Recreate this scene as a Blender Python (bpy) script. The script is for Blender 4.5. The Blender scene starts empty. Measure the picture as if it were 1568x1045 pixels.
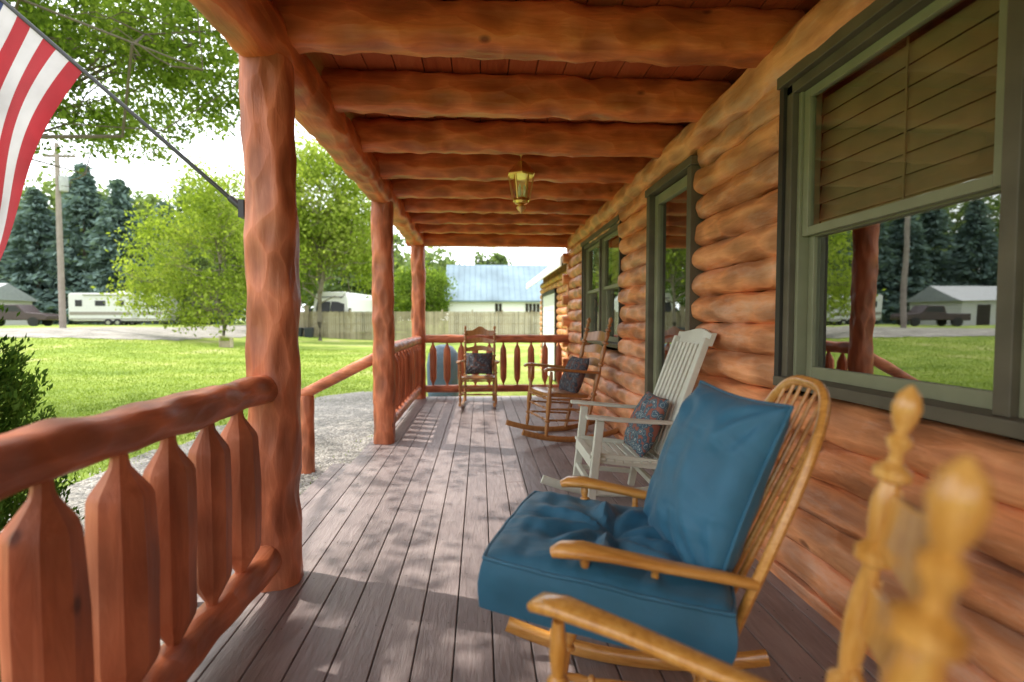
import bpy, math, random
import numpy as np
from mathutils import Vector, Matrix, noise
random.seed(7); rng=np.random.default_rng(7)
scene=bpy.context.scene
V3=Vector
# ---------------------------------------------------------------- helpers
def link(o,par=None):
    scene.collection.objects.link(o)
    if par: o.parent=par
    return o
def empty(name,loc=(0,0,0),rot=(0,0,0)):
    e=bpy.data.objects.new(name,None); e.empty_display_size=.2
    e.location=loc; e.rotation_euler=rot
    return link(e)
def ob(name,pieces,mat,par=None,smooth=True,bevel=0,loc=None,rot=None,auto=None):
    vs=[];fs=[];o=0
    for v,f in pieces:
        vs+= [tuple(p) for p in v]; fs+=[tuple(i+o for i in q) for q in f]; o+=len(v)
    me=bpy.data.meshes.new(name); me.from_pydata(vs,[],fs); me.update()
    if smooth: me.polygons.foreach_set('use_smooth',[True]*len(me.polygons))
    obj=bpy.data.objects.new(name,me); link(obj,par)
    for m in (mat if isinstance(mat,list) else [mat]): me.materials.append(m)
    if smooth:
        try: me.set_sharp_from_angle(angle=math.radians(42 if auto is None else auto))
        except Exception: pass
    if bevel:
        b=obj.modifiers.new('b','BEVEL'); b.width=bevel; b.segments=2; b.limit_method='ANGLE'
    if loc is not None: obj.location=loc
    if rot is not None: obj.rotation_euler=rot
    return obj
def sgp(c,p): return math.copysign(abs(c)**p,c)
def sweep(pts,rx,ry=None,seg=10,up=(0,0,1),sq=1.0,na=0,nf=3.0,nd=None,tan=None,nv=0,vf=13,vd=None):
    pts=[V3(p) for p in pts]; n=len(pts)
    if not hasattr(rx,'__len__'): rx=[rx]*n
    if ry is None: ry=rx
    if not hasattr(ry,'__len__'): ry=[ry]*n
    up=V3(up); vs=[];fs=[]
    ang=[2*math.pi*k/seg for k in range(seg)]
    for i,p in enumerate(pts):
        t=V3(tan) if tan is not None else (pts[min(i+1,n-1)]-pts[max(i-1,0)])
        t.normalize()
        s=t.cross(up)
        if s.length<1e-4: s=t.cross(V3((1,.01,0)))
        s.normalize(); u=s.cross(t)
        for a in ang:
            d=s*(rx[i]*sgp(math.cos(a),sq))+u*(ry[i]*sgp(math.sin(a),sq))
            if na or nv:
                q=p+d; k=1
                if na: k+=na*noise.noise(V3((q.x*nf*(nd[0] if nd else 1),q.y*nf*(nd[1] if nd else 1),q.z*nf*(nd[2] if nd else 1))))
                if nv:
                    w=V3((q.x*vf*vd[0],q.y*vf*vd[1],q.z*vf*vd[2])); k+=nv*(min(noise.voronoi(w)[0][0],.9)-.45)
                d=d*k
            vs.append(p+d)
    for i in range(n-1):
        for k in range(seg):
            a=i*seg+k;b=i*seg+(k+1)%seg
            fs.append((a,b,b+seg,a+seg))
    fs.append(tuple(range(seg-1,-1,-1))); fs.append(tuple(range((n-1)*seg,n*seg)))
    return vs,fs
def lathe(p0,p1,prof,r=1.0,seg=14):
    p0=V3(p0);p1=V3(p1)
    return sweep([p0.lerp(p1,t) for t,_ in prof],[q*r for _,q in prof],seg=seg,tan=(p1-p0),up=(1,.02,.01) if abs((p1-p0).normalized().z)>.5 else (0,0,1))
def log(p0,p1,r,ry=None,amp=.10,step=.07,seg=16,up=(0,0,1),sq=.9,nf=5,nd=None,taper=True,nv=0,vf=13,vd=None):
    p0=V3(p0);p1=V3(p1);L=(p1-p0).length;n=max(4,int(L/step))
    pts=[p0.lerp(p1,i/n) for i in range(n+1)]
    ry=ry or r
    rx=[r]*(n+1); rr=[ry]*(n+1)
    if taper:
        for lst in (rx,rr):
            lst[0]*=.92; lst[-1]*=.92
        e=.014/L
        pts[1]=p0.lerp(p1,e) ; pts[-2]=p0.lerp(p1,1-e)
    return sweep(pts,rx,rr,seg=seg,up=up,sq=sq,na=amp,nf=nf,nd=nd,nv=nv,vf=vf,vd=vd)
def box(x0,x1,y0,y1,z0,z1):
    v=[(x0,y0,z0),(x1,y0,z0),(x1,y1,z0),(x0,y1,z0),(x0,y0,z1),(x1,y0,z1),(x1,y1,z1),(x0,y1,z1)]
    return v,[(0,3,2,1),(4,5,6,7),(0,1,5,4),(1,2,6,5),(2,3,7,6),(3,0,4,7)]
def bar(p0,p1,w,h,up=(0,0,1)):
    p0=V3(p0);p1=V3(p1);t=(p1-p0).normalized();s=t.cross(V3(up)).normalized();u=s.cross(t)
    v=[]
    for p in (p0,p1):
        for a,b in ((-1,-1),(1,-1),(1,1),(-1,1)): v.append(p+s*a*w/2+u*b*h/2)
    return v,[(0,3,2,1),(4,5,6,7),(0,1,5,4),(1,2,6,5),(2,3,7,6),(3,0,4,7)]
def npmesh(name,verts,quads,mat,par=None,smooth=False):
    me=bpy.data.meshes.new(name); nv=len(verts);nq=len(quads);k=quads.shape[1]
    me.vertices.add(nv); me.vertices.foreach_set('co',verts.astype(np.float32).ravel())
    me.loops.add(nq*k); me.loops.foreach_set('vertex_index',quads.astype(np.int32).ravel())
    me.polygons.add(nq); me.polygons.foreach_set('loop_start',np.arange(0,nq*k,k,dtype=np.int32))
    try: me.polygons.foreach_set('loop_total',np.full(nq,k,dtype=np.int32))
    except Exception: pass
    me.update(calc_edges=True); me.validate()
    if smooth: me.polygons.foreach_set('use_smooth',[True]*nq)
    me.materials.append(mat)
    return link(bpy.data.objects.new(name,me),par)
def leafmesh(name,C,size,mat,par=None,asp=.5,dirs=None,droop=0.0,jit=.35):
    n=len(C)
    a=rng.normal(size=(n,3)) if dirs is None else dirs+rng.normal(size=(n,3))*jit
    a[:,2]-=droop
    a/=np.linalg.norm(a,axis=1)[:,None]
    b=np.cross(a,rng.normal(size=(n,3))); b/=np.linalg.norm(b,axis=1)[:,None]
    s=(size*rng.uniform(.6,1.3,n))[:,None]
    v=np.stack([C-a*s*.5,C+b*s*asp*.5,C+a*s*.5,C-b*s*asp*.5],1).reshape(-1,3)
    q=np.arange(n*4).reshape(n,4)
    return npmesh(name,v,q,mat,par)
# ---------------------------------------------------------------- materials
def base(name):
    m=bpy.data.materials.new(name); m.use_nodes=True; nt=m.node_tree
    b=nt.nodes['Principled BSDF']; return m,nt,b
def nd(nt,t,**k):
    n=nt.nodes.new(t)
    for a,v in k.items(): setattr(n,a,v)
    return n
def ramp(nt,stops):
    r=nd(nt,'ShaderNodeValToRGB'); e=r.color_ramp.elements
    e[0].position=stops[0][0]; e[0].color=(*stops[0][1],1)
    e[1].position=stops[-1][0]; e[1].color=(*stops[-1][1],1)
    for p,c in stops[1:-1]:
        x=e.new(p); x.color=(*c,1)
    return r
def coords(nt,scale,kind='Object'):
    tc=nd(nt,'ShaderNodeTexCoord'); mp=nd(nt,'ShaderNodeMapping'); mp.inputs['Scale'].default_value=scale
    nt.links.new(tc.outputs[kind],mp.inputs[0]); return mp.outputs[0]
def wood(name,stops,axis='Y',rough=.55,hewn=0,grain=1.0,gscale=1.0,weather=0,hd=.012,spec=.4,island=0,knots=0,coat=0):
    m,nt,b=base(name); L=nt.links.new
    s={'X':(1,8,8),'Y':(8,1,8),'Z':(8,8,1)}[axis]
    c1=coords(nt,tuple(k*gscale for k in s))
    n1=nd(nt,'ShaderNodeTexNoise'); n1.inputs['Scale'].default_value=3.2; n1.inputs['Detail'].default_value=5; n1.inputs['Roughness'].default_value=.65; n1.inputs['Distortion'].default_value=.6
    L(c1,n1.inputs['Vector'])
    c2=coords(nt,(1,1,1)); n2=nd(nt,'ShaderNodeTexNoise'); n2.inputs['Scale'].default_value=2.6; n2.inputs['Detail'].default_value=3
    L(c2,n2.inputs['Vector'])
    mx=nd(nt,'ShaderNodeMath',operation='MULTIPLY_ADD'); mx.inputs[1].default_value=.6
    L(n1.outputs[0],mx.inputs[0])
    m2=nd(nt,'ShaderNodeMath',operation='MULTIPLY'); m2.inputs[1].default_value=.4; L(n2.outputs[0],m2.inputs[0]); L(m2.outputs[0],mx.inputs[2])
    src=mx.outputs[0]
    if island:
        g=nd(nt,'ShaderNodeNewGeometry'); m3=nd(nt,'ShaderNodeMath',operation='MULTIPLY_ADD'); m3.inputs[1].default_value=island; 
        L(g.outputs['Random Per Island'],m3.inputs[0]); L(src,m3.inputs[2])
        m4=nd(nt,'ShaderNodeMath',operation='SUBTRACT'); m4.inputs[1].default_value=island/2; L(m3.outputs[0],m4.inputs[0]); src=m4.outputs[0]
    r=ramp(nt,stops); L(src,r.inputs[0]); col=r.outputs[0]
    if weather:
        n3=nd(nt,'ShaderNodeTexNoise'); n3.inputs['Scale'].default_value=1.1; n3.inputs['Detail'].default_value=6; n3.inputs['Roughness'].default_value=.75
        c3=coords(nt,{'X':(1,4,4),'Y':(4,1,4),'Z':(4,4,1)}[axis]); L(c3,n3.inputs['Vector'])
        r3=ramp(nt,[(.50,(0,0,0)),(.64,(1,1,1))]); L(n3.outputs[0],r3.inputs[0])
        mm=nd(nt,'ShaderNodeMath',operation='MULTIPLY'); mm.inputs[1].default_value=weather; L(r3.outputs[0],mm.inputs[0])
        mix=nd(nt,'ShaderNodeMixRGB'); mix.inputs[2].default_value=(.66,.45,.34,1); L(mm.outputs[0],mix.inputs[0]); L(col,mix.inputs[1]); col=mix.outputs[0]
    bp=nd(nt,'ShaderNodeBump'); bp.inputs['Strength'].default_value=.75*grain; bp.inputs['Distance'].default_value=.006
    L(n1.outputs[0],bp.inputs['Height'])
    if hewn:
        sv={'X':(.4,1,1),'Y':(1,.4,1),'Z':(1,1,.4)}[axis]
        c4=coords(nt,sv); v=nd(nt,'ShaderNodeTexVoronoi'); v.inputs['Scale'].default_value=hewn
        ad=nd(nt,'ShaderNodeMixRGB'); ad.blend_type='ADD'; ad.inputs[0].default_value=.10; L(c4,ad.inputs[1]); L(n2.outputs['Color'],ad.inputs[2])
        L(ad.outputs[0],v.inputs['Vector'])
        b2=nd(nt,'ShaderNodeBump'); b2.inputs['Strength'].default_value=1; b2.inputs['Distance'].default_value=hd*2.8
        L(v.outputs['Distance'],b2.inputs['Height']); L(b2.outputs[0],bp.inputs['Normal'])
        rv=ramp(nt,[(.30,(.80,.79,.78)),(.68,(1.30,1.28,1.24))]); L(v.outputs['Distance'],rv.inputs[0])
        mv=nd(nt,'ShaderNodeMixRGB'); mv.blend_type='MULTIPLY'; mv.inputs[0].default_value=1; L(col,mv.inputs[1]); L(rv.outputs[0],mv.inputs[2]); col=mv.outputs[0]
    if knots:
        kv=nd(nt,'ShaderNodeTexVoronoi'); kv.inputs['Scale'].default_value=knots; kv.inputs['Randomness'].default_value=1
        L(coords(nt,{'X':(.6,1,1),'Y':(1,.6,1),'Z':(1,1,.6)}[axis]),kv.inputs['Vector'])
        kr=ramp(nt,[(.035,(.35,.3,.28)),(.085,(1,1,1))]); L(kv.outputs['Distance'],kr.inputs[0])
        mk=nd(nt,'ShaderNodeMixRGB'); mk.blend_type='MULTIPLY'; mk.inputs[0].default_value=1; L(col,mk.inputs[1]); L(kr.outputs[0],mk.inputs[2]); col=mk.outputs[0]
    L(col,b.inputs['Base Color']); b.inputs['Roughness'].default_value=rough
    b.inputs['Specular IOR Level'].default_value=spec
    if coat: b.inputs['Coat Weight'].default_value=coat; b.inputs['Coat Roughness'].default_value=.12
    L(bp.outputs[0],b.inputs['Normal'])
    return m
def plain(name,col,rough=.5,metal=0,var=.12,vs=6,bump=0,bs=80,spec=.5):
    m,nt,b=base(name); L=nt.links.new
    n=nd(nt,'ShaderNodeTexNoise'); n.inputs['Scale'].default_value=vs; n.inputs['Detail'].default_value=4
    L(coords(nt,(1,1,1)),n.inputs['Vector'])
    r=ramp(nt,[(.3,tuple(c*(1-var) for c in col)),(.7,tuple(min(1,c*(1+var)) for c in col))]); L(n.outputs[0],r.inputs[0])
    L(r.outputs[0],b.inputs['Base Color']); b.inputs['Roughness'].default_value=rough; b.inputs['Metallic'].default_value=metal
    b.inputs['Specular IOR Level'].default_value=spec
    if bump:
        n2=nd(nt,'ShaderNodeTexNoise'); n2.inputs['Scale'].default_value=bs; n2.inputs['Detail'].default_value=4; L(coords(nt,(1,1,1)),n2.inputs['Vector'])
        bp=nd(nt,'ShaderNodeBump'); bp.inputs['Strength'].default_value=.5; bp.inputs['Distance'].default_value=bump; L(n2.outputs[0],bp.inputs['Height']); L(bp.outputs[0],b.inputs['Normal'])
    return m
def leafmat(name,c0,c1,c2,trans=.45,ns=.6):
    m=bpy.data.materials.new(name); m.use_nodes=True; nt=m.node_tree; nt.nodes.clear(); L=nt.links.new
    g=nd(nt,'ShaderNodeNewGeometry'); n=nd(nt,'ShaderNodeTexNoise'); n.inputs['Scale'].default_value=ns; n.inputs['Detail'].default_value=1; L(coords(nt,(1,1,1)),n.inputs['Vector'])
    a=nd(nt,'ShaderNodeMath',operation='MULTIPLY_ADD'); a.inputs[1].default_value=.5; L(g.outputs['Random Per Island'],a.inputs[0])
    s=nd(nt,'ShaderNodeMath',operation='SUBTRACT'); s.inputs[1].default_value=.25; L(n.outputs[0],s.inputs[0]); L(s.outputs[0],a.inputs[2])
    r=ramp(nt,[(.15,c0),(.5,c1),(.85,c2)]); L(a.outputs[0],r.inputs[0])
    d=nd(nt,'ShaderNodeBsdfDiffuse'); t=nd(nt,'ShaderNodeBsdfTranslucent'); mx=nd(nt,'ShaderNodeMixShader'); mx.inputs[0].default_value=trans
    L(r.outputs[0],d.inputs[0])
    h=nd(nt,'ShaderNodeMixRGB'); h.blend_type='MULTIPLY'; h.inputs[0].default_value=1; h.inputs[2].default_value=(1.25,1.3,.6,1); L(r.outputs[0],h.inputs[1]); L(h.outputs[0],t.inputs[0])
    L(d.outputs[0],mx.inputs[1]); L(t.outputs[0],mx.inputs[2])
    o=nd(nt,'ShaderNodeOutputMaterial'); L(mx.outputs[0],o.inputs[0]); return m
WALL=[(.25,(.36,.115,.042)),(.5,(.63,.255,.105)),(.75,(.80,.40,.20))]
POST=[(.25,(.25,.068,.030)),(.5,(.44,.135,.062)),(.75,(.60,.23,.12))]
CEIL=[(.25,(.34,.085,.026)),(.5,(.55,.155,.045)),(.75,(.72,.27,.09))]
logY=wood('log_stain_wall',WALL,'Y',hewn=8,weather=.5,rough=.5,hd=.008,island=.16,knots=3.2,grain=1.3)
logXw=wood('log_stain_corner',WALL,'X',hewn=7,rough=.5)
postZ=wood('post_stain',POST,'Z',hewn=11,rough=.45,hd=.006,knots=4)
railY=wood('rail_stain_y',POST,'Y',hewn=12,rough=.42,hd=.005)
railX=wood('rail_stain_x',POST,'X',hewn=12,rough=.42,hd=.005)
balZ=wood('baluster_stain',POST,'Z',hewn=6,rough=.5,hd=.003,gscale=.8,island=.15,knots=5)
joistX=wood('joist_stain',CEIL,'X',hewn=9,rough=.42,hd=.008,island=.12,knots=4)
beamY=wood('beam_stain',CEIL,'Y',hewn=9,rough=.45,hd=.008)
ceilM=wood('ceiling_board_stain',[(.25,(.30,.06,.018)),(.5,(.46,.11,.035)),(.75,(.56,.16,.055))],'Y',rough=.45,island=.3,knots=5)
deckM=wood('deck_board',[(.2,(.15,.118,.115)),(.5,(.27,.217,.210)),(.8,(.41,.34,.325))],'Y',rough=.42,grain=1.4,gscale=1.6,island=.25)
oak=wood('golden_oak',[(.3,(.40,.15,.024)),(.5,(.66,.31,.065)),(.7,(.80,.46,.15))],'X',rough=.3,grain=.25,gscale=2.5,coat=.5)
oak2=wood('honey_oak',[(.3,(.34,.13,.02)),(.5,(.64,.31,.06)),(.7,(.80,.47,.15))],'Z',rough=.28,grain=.2,gscale=2.5,coat=.6)
brown=wood('brown_oak',[(.2,(.17,.065,.018)),(.5,(.38,.165,.05)),(.8,(.54,.27,.10))],'Z',rough=.3,grain=.2,gscale=1.5,coat=.3)
whiteP=plain('white_paint',(.66,.68,.58),rough=.45,var=.08,bump=.001,bs=30)
casing=plain('window_casing_paint',(.115,.10,.066),rough=.5,var=.2)
sash=plain('window_sash_paint',(.25,.26,.16),rough=.45,var=.1)
darkfr=plain('dark_trim',(.035,.032,.026),rough=.5)
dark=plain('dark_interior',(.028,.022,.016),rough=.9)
blind=plain('blind_fabric',(.28,.21,.095),rough=.8)
brass=plain('aged_brass',(.78,.55,.22),rough=.3,metal=1,var=.2)
metalW=plain('white_siding',(.80,.80,.78),rough=.5,var=.03)
rubber=plain('rubber',(.02,.02,.02),rough=.8)
blackp=plain('black_paint',(.015,.015,.017),rough=.4)
def fabric(name,c,r=.7,bs=500,wr=.02):
    m,nt,b=base(name);L=nt.links.new
    n=nd(nt,'ShaderNodeTexNoise'); n.inputs['Scale'].default_value=5;n.inputs['Detail'].default_value=5; L(coords(nt,(1,1,1)),n.inputs['Vector'])
    rr=ramp(nt,[(.3,tuple(x*.82 for x in c)),(.7,tuple(x*1.15 for x in c))]); L(n.outputs[0],rr.inputs[0]); L(rr.outputs[0],b.inputs['Base Color'])
    b.inputs['Roughness'].default_value=r; b.inputs['Sheen Weight'].default_value=.1
    w=nd(nt,'ShaderNodeTexNoise'); w.inputs['Scale'].default_value=bs; L(coords(nt,(1,1,1)),w.inputs['Vector'])
    w2=nd(nt,'ShaderNodeTexNoise'); w2.inputs['Scale'].default_value=4; w2.inputs['Distortion'].default_value=.5; w2.inputs['Detail'].default_value=2; L(coords(nt,(1,2.0,1)),w2.inputs['Vector'])
    b1=nd(nt,'ShaderNodeBump'); b1.inputs['Distance'].default_value=.0012; L(w.outputs[0],b1.inputs['Height'])
    b2=nd(nt,'ShaderNodeBump'); b2.inputs['Distance'].default_value=wr*1.6; b2.inputs['Strength'].default_value=.7; L(w2.outputs[0],b2.inputs['Height']); L(b2.outputs[0],b1.inputs['Normal'])
    L(b1.outputs[0],b.inputs['Normal']); return m
blue=fabric('blue_cushion_fabric',(.024,.14,.235),.5)
def pattern(name,bg,c1,c2):
    m,nt,b=base(name);L=nt.links.new
    c=coords(nt,(1,1,1)); n=nd(nt,'ShaderNodeTexNoise'); n.inputs['Scale'].default_value=14; L(c,n.inputs['Vector'])
    ad=nd(nt,'ShaderNodeMixRGB'); ad.blend_type='ADD'; ad.inputs[0].default_value=.05; L(c,ad.inputs[1]); L(n.outputs['Color'],ad.inputs[2])
    v=nd(nt,'ShaderNodeTexVoronoi'); v.inputs['Scale'].default_value=24; L(ad.outputs[0],v.inputs['Vector'])
    r=ramp(nt,[(0,c1),(.12,c2),(.24,bg),(.42,c2),(.47,bg),(.64,c1)]); r.color_ramp.interpolation='CONSTANT'; L(v.outputs['Distance'],r.inputs[0])
    L(r.outputs[0],b.inputs['Base Color']); b.inputs['Roughness'].default_value=.8; return m
pat1=pattern('paisley_fabric',(.05,.10,.14),(.28,.10,.07),(.32,.38,.38))
pat2=pattern('dark_paisley_fabric',(.025,.03,.045),(.12,.06,.05),(.18,.19,.20))
def glassmat(name,fac=.35,tint=(.9,.95,.92)):
    m=bpy.data.materials.new(name); m.use_nodes=True; nt=m.node_tree; nt.nodes.clear();L=nt.links.new
    t=nd(nt,'ShaderNodeBsdfTransparent'); t.inputs[0].default_value=(*tint,1); g=nd(nt,'ShaderNodeBsdfGlossy'); g.inputs['Roughness'].default_value=.012; g.inputs[0].default_value=(.9,.92,.9,1)
    n=nd(nt,'ShaderNodeTexNoise'); n.inputs['Scale'].default_value=1.7; L(coords(nt,(1,1,1)),n.inputs['Vector'])
    bp=nd(nt,'ShaderNodeBump'); bp.inputs['Distance'].default_value=.004; bp.inputs['Strength'].default_value=.3; L(n.outputs[0],bp.inputs['Height']); L(bp.outputs[0],g.inputs['Normal'])
    f=nd(nt,'ShaderNodeLayerWeight'); f.inputs[0].default_value=.5
    pw=nd(nt,'ShaderNodeMath',operation='POWER'); pw.inputs[1].default_value=4; L(f.outputs['Facing'],pw.inputs[0])
    a=nd(nt,'ShaderNodeMath',operation='MULTIPLY_ADD'); a.use_clamp=True; a.inputs[1].default_value=.8; a.inputs[2].default_value=fac; L(pw.outputs[0],a.inputs[0])
    mx=nd(nt,'ShaderNodeMixShader'); L(a.outputs[0],mx.inputs[0]); L(t.outputs[0],mx.inputs[1]); L(g.outputs[0],mx.inputs[2])
    o=nd(nt,'ShaderNodeOutputMaterial'); L(mx.outputs[0],o.inputs[0]); return m
glassU=glassmat('window_glass_upper',.13); glassL=glassmat('window_glass',.34,(.7,.75,.72)); glassB=glassmat('lantern_glass',.08,(1,.98,.92))
# ---------------------------------------------------------------- terrain
def ss(t): t=np.clip(t,0,1); return t*t*(3-2*t)
def gz(x,y): 
    x=np.asarray(x,float);y=np.asarray(y,float)
    return -.35+1.12*ss((-x-7)/19)*ss((y-6)/26)+.03*np.sin(x*.37)*np.cos(y*.29)*ss((np.abs(x)+np.abs(y)-8)/12)
def grid1(a,b,near,far):
    xs=[0]; s=near
    while xs[-1]<b: xs.append(xs[-1]+s); s=min(far,s*1.06)
    ys=[0]; s=near
    while ys[-1]>a: ys.append(ys[-1]-s); s=min(far,s*1.06)
    return np.array(sorted(set(ys+xs)))
gx=grid1(-600,600,.5,30); gy=grid1(-300,900,.5,30)
X,Y=np.meshgrid(gx,gy,indexing='ij'); Z=gz(X,Y)
vv=np.stack([X,Y,Z],-1).reshape(-1,3); ny=len(gy)
ii,jj=np.meshgrid(np.arange(len(gx)-1),np.arange(ny-1),indexing='ij'); a=(ii*ny+jj).ravel()
def grassmat():
    m,nt,b=base('lawn'); L=nt.links.new
    n=nd(nt,'ShaderNodeTexNoise'); n.inputs['Scale'].default_value=.35; n.inputs['Detail'].default_value=8; n.inputs['Roughness'].default_value=.65; L(coords(nt,(1,1,1)),n.inputs['Vector'])
    r=ramp(nt,[(.3,(.13,.20,.03)),(.48,(.23,.31,.055)),(.58,(.32,.37,.09)),(.70,(.46,.43,.24))]); L(n.outputs[0],r.inputs[0])
    n2=nd(nt,'ShaderNodeTexNoise'); n2.inputs['Scale'].default_value=30; n2.inputs['Detail'].default_value=4; L(coords(nt,(1,1,1)),n2.inputs['Vector'])
    r2=ramp(nt,[(.3,(.6,.6,.6)),(.7,(1.3,1.3,1.25))]); L(n2.outputs[0],r2.inputs[0])
    mx=nd(nt,'ShaderNodeMixRGB'); mx.blend_type='MULTIPLY'; mx.inputs[0].default_value=1; L(r.outputs[0],mx.inputs[1]); L(r2.outputs[0],mx.inputs[2])
    L(mx.outputs[0],b.inputs['Base Color']); b.inputs['Roughness'].default_value=.9; b.inputs['Specular IOR Level'].default_value=.15
    bp=nd(nt,'ShaderNodeBump'); bp.inputs['Distance'].default_value=.03; L(n2.outputs[0],bp.inputs['Height']); L(bp.outputs[0],b.inputs['Normal']); return m
lawn=grassmat()
npmesh('ground',vv,np.stack([a,a+ny,a+ny+1,a+1],1),lawn,smooth=True)
def gravelmat():
    m,nt,b=base('gravel_mat'); L=nt.links.new
    v=nd(nt,'ShaderNodeTexVoronoi'); v.inputs['Scale'].default_value=38; L(coords(nt,(1,1,1)),v.inputs['Vector'])
    n=nd(nt,'ShaderNodeTexNoise'); n.inputs['Scale'].default_value=1.2; n.inputs['Detail'].default_value=8; L(coords(nt,(1,1,1)),n.inputs['Vector'])
    r=ramp(nt,[(.3,(.22,.21,.18)),(.55,(.34,.32,.29)),(.75,(.46,.43,.38))]); L(n.outputs[0],r.inputs[0])
    hs=nd(nt,'ShaderNodeSeparateColor'); L(v.outputs['Color'],hs.inputs[0]); r2=ramp(nt,[(0,(.5,.5,.5)),(1,(1.3,1.28,1.25))]); L(hs.outputs[0],r2.inputs[0])
    mx=nd(nt,'ShaderNodeMixRGB'); mx.blend_type='MULTIPLY'; mx.inputs[0].default_value=1; L(r.outputs[0],mx.inputs[1]); L(r2.outputs[0],mx.inputs[2])
    L(mx.outputs[0],b.inputs['Base Color']); b.inputs['Roughness'].default_value=.9
    bp=nd(nt,'ShaderNodeBump'); bp.inputs['Distance'].default_value=.02; bp.invert=True; L(v.outputs['Distance'],bp.inputs['Height']); L(bp.outputs[0],b.inputs['Normal']); return m
gravel=gravelmat()
def inpoly(x,y,poly):
    r=np.zeros(np.shape(x),bool); n=len(poly); j=n-1
    for i in range(n):
        xi,yi=poly[i];xj,yj=poly[j]
        c=((yi>y)!=(yj>y))&(x<(xj-xi)*(y-yi)/(yj-yi+1e-12)+xi); r^=c; j=i
    return r
GP=[(-1.25,-4),(-4.6,-4),(-4.7,2),(-4.0,6),(-3.6,8.5),(-3.4,10.6),(-2.4,11.6),(-1.6,11),(-1.3,8.6)]
def sheet(name,poly,st,mat,dz=.012,wob=.25):
    P=np.array(poly); xs=np.arange(P[:,0].min()-.5,P[:,0].max()+.5,st); ys=np.arange(P[:,1].min()-.5,P[:,1].max()+.5,st)
    X,Y=np.meshgrid(xs,ys,indexing='ij'); cx=X[:-1,:-1]+st/2; cy=Y[:-1,:-1]+st/2
    w=wob*(np.sin(cx*2.1+cy*1.3)+np.sin(cy*3.7-cx*1.1)+np.sin(cx*7+cy*5.5)*.5)
    k=inpoly(cx+w*.6,cy+w*.6,poly); ii,jj=np.nonzero(k); n=len(ys); a=ii*n+jj
    Z=gz(X,Y)+dz
    return npmesh(name,np.stack([X,Y,Z],-1).reshape(-1,3),np.stack([a,a+n,a+n+1,a+1],1),mat,smooth=True)
sheet('gravel_path',GP,.07,gravel)
sheet('gravel_driveway',[(-70,14),(-26,22.5),(-16.5,28),(-15.5,36),(-19,52),(-24,56),(-23,40),(-29,30),(-70,22)],.4,gravel,dz=.02,wob=.4)
n=9000; px=rng.uniform(-5.5,-1.3,n); py=rng.uniform(0,12.5,n); k=inpoly(px,py,GP); px=px[k];py=py[k];n=len(px)
oc=np.array([(1,0,0),(0,1,0),(-1,0,0),(0,-1,0),(0,0,.7)],float); sz=rng.uniform(.008,.024,n)
ang=rng.uniform(0,6.28,n); c,s=np.cos(ang),np.sin(ang)
vx=px[:,None]+sz[:,None]*(oc[None,:,0]*c[:,None]-oc[None,:,1]*s[:,None]*.7); vy=py[:,None]+sz[:,None]*(oc[None,:,0]*s[:,None]+oc[None,:,1]*c[:,None]*.7)
vz=gz(px,py)[:,None]+.012+sz[:,None]*oc[None,:,2]
q=np.array([(0,1,4),(1,2,4),(2,3,4),(3,0,4)]); Q=(np.arange(n)[:,None,None]*5+q[None]).reshape(-1,3)
npmesh('gravel_pebbles',np.stack([vx,vy,vz],-1).reshape(-1,3),Q,plain('pebble',(.34,.32,.29),rough=.8,var=.4,vs=40))
bladeM=leafmat('grass_blade',(.12,.18,.028),(.23,.31,.055),(.36,.42,.11),.35,ns=.8)
n=105000; u=rng.uniform(0,1,n); yy=4+24*u**1.4; xx=rng.uniform(-1.1,0,n)*(yy)+rng.uniform(0,2,n)-.2
k=~inpoly(xx+rng.normal(0,.2,n),yy+rng.normal(0,.2,n),GP)&(xx<-1.4)&~inpoly(xx,yy,[(-70,14),(-26,22.5),(-16.5,28),(-15.5,36),(-29,30)]); xx=xx[k];yy=yy[k];n=len(xx)
h=rng.uniform(.02,.055,n); an=rng.uniform(0,6.28,n); w=.004+yy*.0006
zz=gz(xx,yy)
t=np.stack([np.stack([xx-np.cos(an)*w,yy-np.sin(an)*w,zz-.005],-1),np.stack([xx+np.cos(an)*w,yy+np.sin(an)*w,zz-.005],-1),np.stack([xx+rng.normal(0,.02,n),yy+rng.normal(0,.02,n),zz+h],-1)],1).reshape(-1,3)
npmesh('grass',t,np.arange(n*3).reshape(n,3),bladeM)
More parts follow.
